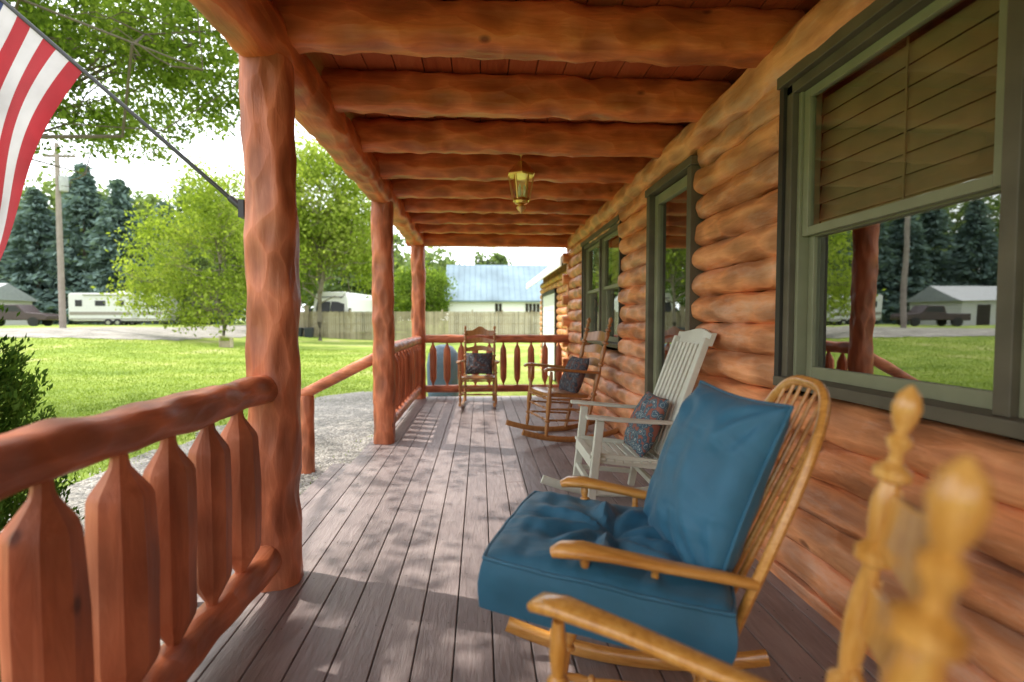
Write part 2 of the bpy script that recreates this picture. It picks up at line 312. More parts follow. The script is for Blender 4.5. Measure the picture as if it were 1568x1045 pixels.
# ---------------------------------------------------------------- trees
bark=wood('bark',[(.2,(.07,.055,.04)),(.5,(.14,.115,.09)),(.8,(.22,.19,.15))],'Z',rough=.9,grain=3)
barkL=wood('bark_light',[(.2,(.10,.085,.06)),(.5,(.2,.17,.13)),(.8,(.3,.27,.22))],'Z',rough=.9,grain=3)
def curve_pts(p0,p1,n=7,sag=0,jit=.1):
    p0=V3(p0);p1=V3(p1);out=[]
    L=(p1-p0).length
    for i in range(n):
        t=i/(n-1); p=p0.lerp(p1,t); p.z+=sag*math.sin(math.pi*t)
        if 0<i<n-1: p+=V3((random.gauss(0,1),random.gauss(0,1),random.gauss(0,.6)))*jit*L*.12
        out.append(p)
    return out
def decid(name,loc,H,blobs,leafn,size,lm,bm,tr=.18,clump=.55,cl=70,branch=24,trunk_top=None,asp=.55,bth=(.2,.4),dr=.5):
    e=empty(name,loc); pcs=[]
    tt=trunk_top or H*.8
    tp=curve_pts((0,0,-.1),(0,0,tt),8,0,.15); pcs.append(sweep(tp,[tr*(1.25-i/7*1.1) for i in range(8)],seg=9,na=.15,nf=4))
    wt=[b[1][0]*b[1][1]*b[1][2]*(b[2] if len(b)>2 else 1) for b in blobs]; tot=sum(wt); cc=[]
    for bb,wb in zip(blobs,wt):
        c,r=bb[0],bb[1]
        m=max(3,int(leafn/cl*wb/tot))
        d=rng.normal(size=(m,3)); d/=np.linalg.norm(d,axis=1)[:,None]; rad=rng.uniform(.25,1,m)**.55
        cc.append(np.array(c)+d*rad[:,None]*np.array(r))
    cc=np.concatenate(cc)
    idx=rng.choice(len(cc),min(branch,len(cc)),replace=False)
    for i in idx:
        c=V3(cc[i]); z=max(.18*H,min(tt*.97,c.z*random.uniform(.5,.85))); st=V3((0,0,z))
        bp=curve_pts(st,c,7,-.05*(c-st).length,.8); r0=tr*random.uniform(*bth)*(1-z/H*.5)
        pcs.append(sweep(bp,[r0*(1-j/6.4)+.005 for j in range(7)],seg=6))
        for _ in range(3):
            q=bp[random.choice([3,4,5])]; d=V3((random.gauss(0,1),random.gauss(0,1),random.gauss(0,.5)))*clump*1.2
            pcs.append(sweep(curve_pts(q,q+d,5,0,1.2),[r0*.3*(1-j/4.6)+.003 for j in range(5)],seg=5))
    ob('trunk_and_limbs',pcs,bm,e)
    C=np.repeat(cc,cl,0)+rng.normal(size=(len(cc)*cl,3))*np.array([1,1,.7])*clump*.55*np.repeat(rng.uniform(.5,1.4,len(cc)),cl)[:,None]
    leafmesh('foliage',C,size,lm,e,asp=asp,droop=dr)
    return e
g1=leafmat('leaf_green',(.07,.12,.02),(.15,.225,.04),(.24,.31,.075),.5,ns=.5)
g2=leafmat('leaf_yellow_green',(.14,.20,.03),(.27,.35,.06),(.41,.46,.12),.5,ns=.35)
g3=leafmat('leaf_far_hazed',(.10,.15,.06),(.19,.255,.11),(.28,.34,.16),.4,ns=.12)  # distant leaves, haze mixed into the leaf colour as a paler green
g4=leafmat('spruce_needles',(.07,.11,.10),(.125,.185,.165),(.21,.29,.255),.15,ns=.4)
g5=leafmat('arborvitae_needles',(.025,.06,.014),(.065,.13,.025),(.13,.22,.045),.3,ns=3)
decid('maple_tree',(-11.5,9.5,-.3),13,[((3.8,1.5,8.3),(3.6,3.0,1.7)),((0,1,9.5),(4,4,3),.25),((3.0,3.2,7.0),(3.2,2.6,1.5),1.2),((2.2,1.2,5.9),(2.2,1.6,.9),1.0),
      ((6.4,-3.4,8.2),(3.0,2.8,1.3),.42),((6.4,-7.6,7.9),(2.6,1.9,1.2),2.0),((5.8,2.4,7.6),(1.8,2.5,1.1),1.3)],
      45000,.135,g1,bark,tr=.34,clump=.42,cl=44,branch=70,trunk_top=9,bth=(.08,.22))
decid('willow_tree',(-14.6,30,float(gz(-14.6,30))),9.8,[((-.4,0,7.2),(1.7,2.0,2.2),1.1),((-3.0,-.3,5.0),(1.5,1.8,2.4)),((2.4,0,4.8),(1.8,1.8,2.6)),((-.8,-.5,2.4),(3.6,1.6,1.6),1.0),((-1.4,.4,9.2),(.9,1,1.0),1),((-4.4,0,3.2),(1.2,1.2,1.3),1),((1.2,0,8.6),(.9,1,1.2),1)],17000,.21,g2,barkL,tr=.12,clump=.75,cl=34,branch=46,dr=1.0)
decid('birch_tree',(-11.3,37,-.35),15,[((0,0,10),(3.0,3,4.6)),((2.4,0,8.0),(2.4,2.4,3.6)),((-2.6,0,8.3),(2.4,2.4,4)),((3.6,0,5.2),(1.4,1.5,1.8))],27000,.27,g2,barkL,tr=.17,clump=.95,cl=40,branch=50,dr=.8)
decid('young_maple_tree',(-18.5,44,.5),11,[((0,0,6.8),(3.6,3,3.8)),((2.6,0,4.6),(2.8,2.4,2.8))],15000,.33,g1,bark,tr=.18,clump=.8,cl=44,branch=40)
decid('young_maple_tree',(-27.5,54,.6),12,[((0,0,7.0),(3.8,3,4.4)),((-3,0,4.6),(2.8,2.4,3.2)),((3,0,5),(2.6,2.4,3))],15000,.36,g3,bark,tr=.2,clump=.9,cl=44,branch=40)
decid('orchard_tree',(-6.0,52,-.35),8,[((0,0,4.6),(2.8,2.6,2.6))],8000,.33,g1,bark,tr=.15,clump=.8,cl=50,branch=20)
def spruce(loc,H,R,n=9000):
    e=empty('spruce_tree',loc); ob('trunk',[sweep([(0,0,-.2),(0,0,H*.5),(0,0,H)],[.25,.15,.02],seg=8)],bark,e)
    nb=int(n/22); hz=(rng.uniform(0,1,nb)**1.3); an=rng.uniform(0,6.283,nb); lobes=rng.uniform(.72,1.08,nb)
    rr=R*(1-hz)**.8*lobes+.12
    t=rng.uniform(.25,1,(nb,22)); x=np.cos(an)[:,None]*rr[:,None]*t; y=np.sin(an)[:,None]*rr[:,None]*t
    z=(.04+hz*.96)[:,None]*H-rr[:,None]*.28*t+.12*rr[:,None]*t**3
    C=np.stack([x,y,z],-1).reshape(-1,3)+rng.normal(size=(nb*22,3))*np.array([.16,.16,.1])*R*.3
    d=np.stack([np.cos(an),np.sin(an),-.35*np.ones(nb)],-1); d=np.repeat(d,22,0)
    leafmesh('foliage',C,.85,g4,e,asp=.4,dirs=d,jit=.45)
for (x,y,H,R) in [(-58,60,15,5),(-54,62,16,5.2),(-49.5,61,15,4.8),(-45.2,62,18,5.6),(-40.6,61,16,5.4),(-36.8,63,14,4.8),(-32.6,63,13,4.6),(-63,56,15,5)]:
    spruce((x,y,float(gz(x,y))),H,R)
cc=[]
def mass(x,y,H,R,n):
    m=n//34; d=rng.normal(size=(m,3)); d/=np.linalg.norm(d,axis=1)[:,None]; rad=rng.uniform(.3,1,m)**.5
    c=np.array([x,y,H*.54])+d*rad[:,None]*np.array([R,R,H*.46])
    cc.append(np.repeat(c,34,0)+rng.normal(size=(m*34,3))*R*.15)
for x in np.arange(-104,-3,4.6):
    mass(x+rng.uniform(-1,1),78+rng.uniform(-4,6),rng.uniform(18,23) if x<-28 else rng.uniform(15,18.5) if x<-14 else rng.uniform(10.5,12.5),rng.uniform(4,5),3400)
for x in np.arange(-3,60,5.5): mass(x,92+rng.uniform(-3,3),9.2 if x<20 else 12,3.6,1600)
mass(1.6,84,12.8,3.4,2400)
for y in np.arange(-40,76,7): mass(-92+rng.uniform(-4,4),y,rng.uniform(13,18),5,1600)
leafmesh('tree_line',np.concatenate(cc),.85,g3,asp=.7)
def shrub(name,loc,H,R,n,size=.05):
    e=empty(name,loc); st=[]
    for _ in range(9):
        a=random.uniform(0,6.28); st.append(sweep([(0,0,0),(math.cos(a)*R*.3,math.sin(a)*R*.3,H*.45),(math.cos(a)*R*.35,math.sin(a)*R*.35,H*.85)],[.02,.012,.004],seg=5))
    ob('stems',st,bark,e)
    m=n//45; h=rng.uniform(0,1,m); an=rng.uniform(0,6.283,m); rr=R*np.sqrt(np.clip(1-(h*1.0)**2.2,0.02,1))*rng.uniform(.55,1.05,m)
    c=np.stack([np.cos(an)*rr,np.sin(an)*rr,h*H],-1); up=np.stack([np.cos(an)*.5,np.sin(an)*.5,np.ones(m)],-1)
    tt=rng.uniform(-.5,1,(m,45,1)); C=(c[:,None,:]+up[:,None,:]*tt*.07+rng.normal(size=(m,45,3))*.022).reshape(-1,3)
    leafmesh('foliage',C,size,g5,e,asp=.35,dirs=np.repeat(up,45,0),jit=.5)
shrub('arborvitae_shrub',(-2.42,2.35,-.35),1.76,.50,38000,.036)
shrub('juniper_shrub',(-1.62,1.35,-.35),.95,.45,30000,.036)
# ---------------------------------------------------------------- log house
house=empty('log_house'); PX=-.975
Y0,Y1=-3.5,8.32
ops=[(.30,2.445,.965,2.37),(3.43,4.36,-1,2.34),(5.32,7.28,.985,2.3)]
rh=.172; pcs=[]
for i in range(14):
    zc=-.0+rh*(i+.5)+.03
    segs=[(Y0,Y1)]
    for a0,a1,z0,z1 in ops:
        if z0-.02<zc<z1+.04:
            ns=[]
            for s0,s1 in segs:
                if a1<=s0 or a0>=s1: ns.append((s0,s1)); continue
                if a0-s0>.02: ns.append((s0,a0))
                if s1-a1>.02: ns.append((a1,s1))
            segs=ns
    for s0,s1 in segs:
        j=random.uniform(-.012,.012)
        pcs.append(log((1.555+j,s0,zc),(1.555+j,s1,zc),.108,.0900,amp=.16,seg=28,sq=.84,nf=4,nd=(1,.9,1),step=.045,nv=.26,vf=11,vd=(1,.42,1)))
ob('wall_logs',pcs,logY,house,auto=60)
ob('plate_log',[log((1.52,Y0,2.50),(1.52,Y1+.1,2.50),.13,.11,amp=.1,seg=26,step=.05,nv=.18,vf=11,vd=(1,.42,1))],logY,house,auto=60)
ob('base_board',[box(1.44,1.62,Y0,Y1,-.02,.055)],logY,house,bevel=.006)
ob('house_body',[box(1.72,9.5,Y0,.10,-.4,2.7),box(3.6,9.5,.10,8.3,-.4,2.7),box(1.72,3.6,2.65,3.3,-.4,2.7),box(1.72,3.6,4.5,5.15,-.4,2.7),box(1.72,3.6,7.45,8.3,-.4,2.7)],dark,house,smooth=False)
pcs=[]
for i in range(15):
    zc=.03+rh*i
    pcs.append(log((1.36 if i%2 else 1.44,8.40,zc),(2.4,8.40,zc),.1,.086,amp=.08,seg=14))
ob('corner_logs',pcs,logXw,house)
ob('far_gable_chink',[box(1.62,9.4,8.36,8.44,-.3,2.7)],metalW,house,smooth=False)
pcs=[]
for k in range(-8,8):
    y=2.50+.72*k
    if y<Y0: continue
    pcs.append(log((-.93,y,2.63),(1.56,y,2.63),.094,.112,amp=.10,seg=30,sq=.62,step=.035,nf=5,nv=.25,vf=10,vd=(.75,1,1)))
ob('ceiling_joists',pcs,joistX,house,auto=70)
ob('end_beam',[log((-1.15,8.23,2.53),(1.6,8.23,2.53),.1,.115,amp=.07,seg=20,sq=.7)],joistX,house)
ob('eave_beam',[log((PX-.005,Y0,2.525),(PX-.005,8.45,2.525),.112,.112,amp=.08,seg=28,sq=.6,step=.04,nv=.2,vf=10,vd=(1,.6,1))],beamY,house,auto=70)
ob('ceiling_boards',[box(x,x+.162,Y0,8.6,2.742,2.765) for x in np.arange(-1.16,1.75,.167)],ceilM,house,smooth=False,bevel=.003)
ob('ceiling_backing',[box(-1.16,1.8,Y0,8.6,2.767,2.80)],darkfr,house,smooth=False)
ob('fascia',[box(-1.20,-1.165,Y0,8.65,2.60,2.84)],beamY,house,smooth=False,bevel=.004)
shing=plain('roof_shingles',(.09,.08,.075),rough=.9,var=.3,vs=12,bump=.01,bs=20)
ob('roof',[([(-1.26,Y0-.3,2.83),(-1.26,8.8,2.83),(5.6,8.8,5.3),(5.6,Y0-.3,5.3),(12,8.8,2.83),(12,Y0-.3,2.83),(-1.2,Y0-.3,2.79),(-1.2,8.8,2.79),(12,8.8,2.79),(12,Y0-.3,2.79)],[(0,3,2,1),(3,5,4,2),(6,7,8,9),(0,1,7,6),(1,2,4,8,7),(0,6,9,5,3)])],shing,house,smooth=False)
def window(y0,y1,z0,z1,units,par,X=1.47):
    w=empty('window_unit'); w.parent=par
    c=.045
    pc=[box(X,1.62,y0,y0+c,z0,z1),box(X,1.62,y1-c,y1,z0,z1),box(X,1.62,y0,y1,z1-c,z1+.002),box(X-.03,1.62,y0-.02,y1+.02,z0-.035,z0+.012)]
    pc.append(box(X-.035,1.60,y0-.03,y1+.03,z1,z1+.055))
    ob('casing',pc,casing,w,smooth=False,bevel=.004)
    ob('reveal_shadow_strip',[box(1.455,1.63,y1,y1+.035,z0-.03,z1),box(1.455,1.63,y0-.035,y0,z0-.03,z1)],darkfr,w,smooth=False)  # near-black strips: shadow at the log cuts, given as dark colour
    fr=[];gl=[];gu=[];bl=[];mull=[]
    yy0=y0+c;yy1=y1-c; m=.05; uw=((yy1-yy0)-(units-1)*m)/units; zm=(z0+z1)/2-.005
    for i in range(units):
        a=yy0+i*(uw+m); b=a+uw
        if i: mull.append(box(X+.004,1.62,a-m,a,z0+.012,z1-c))
        fr+= [box(1.500,1.60,a,a+.022,z0+.012,z1-c),box(1.500,1.60,b-.022,b,z0+.012,z1-c)]
        a2=a+.022;b2=b-.022
        for (xa,xb,za,zb,g) in ((1.515,1.545,zm-.015,z1-c,gu),(1.550,1.585,z0+.012,zm+.02,gl)):
            r=.04; rb=.055 if g is gl else .04
            fr+=[box(xa,xb,a2,a2+r,za,zb),box(xa,xb,b2-r,b2,za,zb),box(xa+.001,xb-.001,a2+r,b2-r,zb-r,zb),box(xa+.001,xb-.001,a2+r,b2-r,za,za+rb)]
            g.append(([( (xa+xb)/2,a2+r,za+rb),((xa+xb)/2,b2-r,za+rb),((xa+xb)/2,b2-r,zb-r),((xa+xb)/2,a2+r,zb-r)],[(3,2,1,0)]))
        for k in range(8):
            zt=z1-c-.02-k*.082; bl.append(([(1.625,a,zt),(1.625,b,zt),(1.612,b,zt-.084),(1.612,a,zt-.084)],[(3,2,1,0)]))
        bl.append(box(1.606,1.611,(a+b)/2-.004,(a+b)/2+.004,zm-.02,z1-c))
    ob('sashes',fr,sash,w,smooth=False,bevel=.003)
    if mull: ob('mullions',mull,casing,w,smooth=False,bevel=.003)
    ob('glass_lower',gl,glassL,w,smooth=False); ob('glass_upper',gu,glassU,w,smooth=False); ob('blind',bl,blind,w,smooth=False)
window(.30,2.41,.965,2.36,2,house); window(5.32,7.25,.985,2.29,2,house)
d=empty('storm_door'); d.parent=house
ob('door_casing',[box(1.43,1.63,3.43,3.50,0,2.30),box(1.43,1.63,4.29,4.36,0,2.30),box(1.42,1.63,3.41,4.38,2.30,2.36),box(1.43,1.7,3.43,4.36,-.02,.03)],casing,d,smooth=False,bevel=.004)
ob('door_frame',[box(1.48,1.53,3.50,3.57,.03,2.29),box(1.48,1.53,4.22,4.29,.03,2.29),box(1.481,1.529,3.57,4.22,2.21,2.29),box(1.481,1.529,3.57,4.22,.03,.28)],sash,d,smooth=False,bevel=.004)
ob('door_glass',[([(1.505,3.57,.28),(1.505,4.22,.28),(1.505,4.22,2.21),(1.505,3.57,2.21)],[(3,2,1,0)])],glassL,d,smooth=False)
ob('door_handle',[box(1.44,1.48,3.53,3.56,.98,1.14),box(1.42,1.44,3.52,3.57,1.0,1.03)],brass,d,bevel=.004)
ob('inner_door',[box(1.60,1.64,3.5,4.29,.03,2.29)],darkfr,d,smooth=False)
# wing with garage beyond the porch
ob('garage_walls',[box(2.02,8.5,10.2,16.4,-.4,2.6)],logY,house,smooth=False)
pcs=[log((2.0,10.15,z),(2.0,16.4,z),.08,.086,amp=.08,seg=12,step=.15) for z in np.arange(-.25,2.5,.172)]
pcs+=[log((1.9,10.1,z),(3.4,10.1,z),.09,.086,amp=.08,seg=12,step=.15) for z in np.arange(-.17,2.5,.172)]
ob('garage_wall_logs',pcs,logY,house)
ob('garage_door',[box(1.905,1.93,12.9,15.4,-.3,1.95)]+[box(1.895,1.905,12.95,15.35,-.25+k*.44,.14+k*.44) for k in range(5)],metalW,house,smooth=False,bevel=.005)
ob('garage_door_trim',[box(1.88,1.95,12.8,12.9,-.3,2.05),box(1.88,1.95,15.4,15.5,-.3,2.05),box(1.88,1.95,12.8,15.5,1.953,2.05)],darkfr,house,smooth=False)
ob('garage_roof',[([(1.55,9.7,2.42),(1.55,16.8,2.42),(5,16.8,4.2),(5,9.7,4.2),(1.55,9.7,2.34),(1.55,16.8,2.34),(5,16.8,4.1),(5,9.7,4.1)],[(0,3,2,1),(4,5,6,7),(0,1,5,4),(0,4,7,3),(1,2,6,5)])],shing,house,smooth=False)
ob('garage_eave_trim',[box(1.52,1.548,9.66,16.84,2.27,2.44),bar((1.55,9.68,2.38),(5,9.68,4.15),.03,.16)],metalW,house,smooth=False)
# ---------------------------------------------------------------- porch deck
deck=empty('porch_deck')
bw=.1425; xs=np.arange(-1.13,1.50,.1475); pcs=[]
for i,x in enumerate(xs):
    cut=[Y0]+([3.9+(i%3)*1.1] if i%2 else [6.6-(i%4)*.9])+[8.40]
    for a0,a1 in zip(cut[:-1],cut[1:]): pcs.append(box(x,x+bw,a0+.0015,a1-.0015,-.028,0))
ob('deck_boards',pcs,deckM,deck,smooth=False,bevel=.004)
ob('deck_frame',[box(-1.12,1.6,Y0,8.38,-.05,-.03),box(-1.12,-1.08,Y0,8.38,-.34,-.05),box(-1.12,1.6,8.34,8.38,-.34,-.051)],darkfr,deck,smooth=False)
ob('entry_step',[box(-1.46+.125*k,-1.46+.12+.125*k,2.62,5.12,-.20,-.17) for k in range(3)]+[box(-1.43,-1.40,2.64,5.10,-.36,-.2)],deckM,deck,smooth=False,bevel=.004)
sc=plain('screw_dark',(.05,.045,.04),rough=.5); pcs=[]
for x in xs:
    for y in np.arange(Y0+.3,8.3,.406):
        for dx in (.03,.112): 
            cx=x+dx; pcs.append(([(cx+.0035*math.cos(t),y+.0035*math.sin(t),.0008) for t in np.arange(0,6.28,1.0472)],[(0,1,2,3,4,5)]))
ob('deck_screws',pcs,sc,deck,smooth=False)
for y,r in ((2.48,.108),(5.27,.104),(8.23,.104),(-.35,.108),(-3.1,.108)):
    pts=[(PX+.004*math.sin(z*3+y),y,z) for z in np.arange(0.001,2.45,.028)]
    v,f=sweep(pts,r,seg=36,up=(1,0,0),sq=.80,na=.12,nf=5,nd=(1,1,.9),nv=.24,vf=13,vd=(1,1,.36))
    ob('porch_post',[(v,f)],postZ,None,auto=75)
BAL=[(0,.28),(.04,.30),(.06,.42),(.15,.92),(.18,1.0),(.35,1.02),(.55,1.04),(.72,1.0),(.82,.97),(.845,.9),(.935,.36),(.96,.30),(1,.28)]
def baluster(x,y,r=.074,z0=.2,z1=.90):
    p0=V3((x,y,z0));p1=V3((x,y,z1)); a=random.uniform(0,1)
    q=random.uniform(.93,1.06); pts=[p0.lerp(p1,t) for t,_ in BAL]
    return sweep(pts,[k*r*q for _,k in BAL],seg=9,up=(math.cos(a),math.sin(a),0),tan=(0,0,1),na=.16,nf=6,nd=(1,1,.4))
rl=empty('porch_railing')
ob('top_rail',[log((PX-.005,-.35,.965),(PX-.005,2.44,.94),.066,.062,amp=.16,seg=26,sq=.82,nf=6,step=.03,nv=.22,vf=16,vd=(1,.4,1))],railY,rl,auto=75)
ob('bottom_rail',[log((PX,-.35,.17),(PX,2.42,.155),.062,.062,amp=.16,seg=24,sq=.85,nf=6,step=.03,nv=.22,vf=16,vd=(1,.4,1))],railY,rl,auto=75)
ob('balusters',[baluster(PX+random.uniform(-.006,.006),y) for y in (-.24,.0,.24,.47,.72,.955,1.19,1.43,1.655,1.89,2.12)],balZ,rl,auto=28)
rl=empty('porch_railing')
ob('top_rail',[log((PX,5.30,.94),(PX,8.2,.94),.066,amp=.1,seg=14)],railY,rl); ob('bottom_rail',[log((PX,5.30,.15),(PX,8.2,.15),.058,amp=.1,seg=14)],railY,rl)
ob('balusters',[baluster(PX,y,.06) for y in np.arange(5.55,8.1,.245)],balZ,rl,auto=30)
rl=empty('porch_railing')
ob('top_rail',[log((PX,8.23,.95),(1.46,8.23,.95),.066,amp=.1,seg=14)],railX,rl); ob('bottom_rail',[log((PX,8.23,.15),(1.46,8.23,.15),.058,amp=.1,seg=14)],railX,rl)
ob('balusters',[baluster(x,8.23,.055) for x in np.arange(-.75,1.4,.225)],balZ,rl,auto=30)
hr=empty('stair_handrail')
ob('newel_post',[log((-1.80,5.42,-.36),(-1.80,5.42,.47),.072,amp=.1,seg=14,up=(1,0,0))],postZ,hr)
ob('handrail',[log((-1.0,5.30,.90),(-1.97,5.44,.41),.058,amp=.12,seg=14)],railX,hr)
# ---------------------------------------------------------------- lantern
ln=empty('porch_lantern',(.355,4.42,2.74))
def hexr(z0,r0,z1,r1,seg=6): return sweep([(0,0,z0),(0,0,z1)],[r0,r1],seg=seg,up=(1,0,0),tan=(0,0,-1))
ob('canopy',[lathe((0,0,0),(0,0,-.05),[(0,1),(.4,1.0),(.7,.7),(1,.25)],.065)],brass,ln)
ob('stem',[lathe((0,0,-.03),(0,0,-.16),[(0,.3),(.3,.3),(.4,.9),(.5,.3),(.8,.3),(.9,1),(1,.6)],.016)],brass,ln)
ob('roof_cap',[sweep([(0,0,-.14),(0,0,-.17),(0,0,-.24),(0,0,-.25)],[.03,.06,.125,.128],seg=6,up=(1,0,0),tan=(0,0,-1)),hexr(-.25,.115,-.262,.112)],brass,ln,smooth=False)
pcs=[]
for k in range(6):
    a=math.pi/3*k; c,s=math.cos(a),math.sin(a); pcs.append(bar((.108*c,.108*s,-.26),(.07*c,.07*s,-.46),.011,.011))
pcs+=[hexr(-.45,.074,-.472,.078)]
ob('cage',pcs,brass,ln,smooth=False)
pcs=[]
for k in range(6):
    a=math.pi/3*k;b=a+math.pi/3; pcs.append(([(.105*math.cos(a),.105*math.sin(a),-.262),(.105*math.cos(b),.105*math.sin(b),-.262),(.067*math.cos(b),.067*math.sin(b),-.45),(.067*math.cos(a),.067*math.sin(a),-.45)],[(0,1,2,3)]))
ob('glass_panes',pcs,glassB,ln,smooth=False)
ob('bottom_finial',[lathe((0,0,-.47),(0,0,-.58),[(0,1),(.2,.9),(.3,.4),(.5,.7),(.7,.5),(.85,.2),(1,.05)],.06)],brass,ln)
ob('candles',[lathe((.03*math.cos(t),.03*math.sin(t),-.45),(.03*math.cos(t),.03*math.sin(t),-.33),[(0,1),(.6,1),(.61,.7),(.8,.95),(1,.1)],.011) for t in (0,2.1,4.2)],whiteP,ln)
# ---------------------------------------------------------------- chairs
TURN=[(0,.55),(.06,.7),(.14,.85),(.2,.6),(.215,1.05),(.235,1.1),(.25,.6),(.35,.85),(.5,1.05),(.62,.85),(.74,.6),(.76,1.1),(.78,1.05),(.8,.6),(.88,.85),(.95,.7),(1,.55)]
def T(p0,p1,r,seg=12): return lathe(p0,p1,TURN,r,seg)
def rockers(y,mat,e,x0=-.5,x1=.42,k=.33,r=(.018,.026),z=.028):
    for s in (-1,1):
        pts=[(x,s*y,z+k*(x)**2) for x in np.linspace(x0,x1,18)]
        ob('rocker',[sweep(pts,r[0],r[1],seg=10,sq=.6)],mat,e)
def slat(x,y0,y1,z,h,bow=.03,th=.014,crown=0.0,low=0.0,lean=0.0,scal=0):
    n=20; vs=[];fs=[]
    for i in range(n+1):
        t=i/n; y=y0+(y1-y0)*t; b=-bow*math.sin(math.pi*t); s=math.sin(math.pi*t)
        top=z+h/2+crown*(s**2)+scal*math.cos(4*math.pi*t); bot=z-h/2+low*s**2
        for zz,o in ((bot,0),(top,0),(top,-th),(bot,-th)): vs.append((x+b+o-lean*(zz-z),y,zz))
    for i in range(n):
        a=i*4
        for k in range(4): fs.append((a+k,a+(k+1)%4,a+4+(k+1)%4,a+4+k))
    fs+=[(0,1,2,3),(n*4+3,n*4+2,n*4+1,n*4)]
    return vs,fs
def pillow(name,w,h,t,mat,par,loc,rot,piping=None,seed=0,wr=.012):
    n=44; vs=[];fs=[]
    def P(u,v,sd):
        k=max(0,(1-abs(u)**2.6))**.5*max(0,(1-abs(v)**2.6))**.5
        ed=1-.06*(math.cos(v*math.pi/2)**1.0); ed2=1-.06*math.cos(u*math.pi/2)
        x=u*w/2*ed; y=v*h/2*ed2
        z=sd*t/2*k
        wv=noise.noise(V3((u*2.4+seed,v*1.2,sd)))+.5*noise.noise(V3((u*2+v*3,seed+u*4,sd*2)))
        for cu in (-1,1):
            for cv in (-1,1):
                du=u-cu;dv=v-cv; rr=math.hypot(du,dv); a=math.atan2(dv,du)
                wv+=.5*math.sin(a*12+seed)*math.exp(-((rr-.45)/.30)**2)
        z+=wr*wv*k**.5
        return (x,y,z)
    for sd in (1,-1):
        o=len(vs)
        for i in range(n+1):
            for j in range(n+1): vs.append(P(-1+2*i/n,-1+2*j/n,sd))
        for i in range(n):
            for j in range(n):
                a=o+i*(n+1)+j; q=(a,a+n+1,a+n+2,a+1); fs.append(q if sd>0 else q[::-1])
    o=ob(name,[(vs,fs)],mat,par,loc=loc,rot=rot,auto=180)
    m=o.modifiers.new('w','WELD'); m.merge_threshold=.0008
    if piping:
        pts=[]
        for k in range(n): pts.append(P(-1+2*k/n,-1,1))
        for k in range(n): pts.append(P(1,-1+2*k/n,1))
        for k in range(n): pts.append(P(1-2*k/n,1,1))
        for k in range(n+1): pts.append(P(-1,1-2*k/n,1))
        ob(name+'_piping',[sweep(pts,.005,seg=6)],piping,par,loc=loc,rot=rot)
    return o
def seatcush(name,w,d,h,mat,par,loc,rz=0,seed=0):
    n=50; vs=[];fs=[]
    def XY(u,v): return (u*w/2*(1-.035*abs(v)**4), v*d/2*(1-.035*abs(u)**4))
    def top(u,v):
        x,y=XY(u,v); k=max(0,(1-abs(u)**5))**.5*max(0,(1-abs(v)**5))**.5
        z=h/2+.028*k
        rr=math.hypot(u,v); a=math.atan2(v,u)
        z+=.016*math.sin(a*9+2.5*noise.noise(V3((u*2,v*2,seed))))*math.exp(-((rr-.5)/.36)**2)
        z-=.030*math.exp(-(rr**2)/.02)
        z+=.016*noise.noise(V3((u*3,v*3,seed)))*k+.014*noise.noise(V3((u*7,v*3,seed)))*k
        return (x,y,z)
    for i in range(n+1):
        for j in range(n+1): vs.append(top(-1+2*i/n,-1+2*j/n))
    for i in range(n):
        for j in range(n):
            a=i*(n+1)+j; fs.append((a,a+n+1,a+n+2,a+1))
    per=[(i,0) for i in range(n)]+[(n,j) for j in range(n)]+[(n-i,n) for i in range(n)]+[(0,n-j) for j in range(n)]
    o=len(vs); m=6; P=len(per); tops=[]
    for lv in range(m+1):
        for (i,j) in per:
            u=-1+2*i/n;v=-1+2*j/n; x,y,z=top(u,v); t=lv/m; bu=1+.035*math.sin(math.pi*t)+.018*noise.noise(V3((x*9,y*9,t*2)))
            if lv==0: tops.append((x,y,z))
            vs.append((x*bu,y*bu,z*(1-t)-h/2*t))
    for lv in range(m):
        for k in range(P):
            a=o+lv*P+k;b=o+lv*P+(k+1)%P; fs.append((b,a,a+P,b+P))
    fs.append(tuple(o+m*P+k for k in range(P)))
    ob(name,[(vs,fs)],mat,par,loc=loc,rot=(0,0,rz),auto=50)
    ob(name+'_piping',[sweep(tops+[tops[0]],.006,seg=6)],mat,par,loc=loc,rot=(0,0,rz))
def yaw(f): return math.atan2(f[1],f[0])
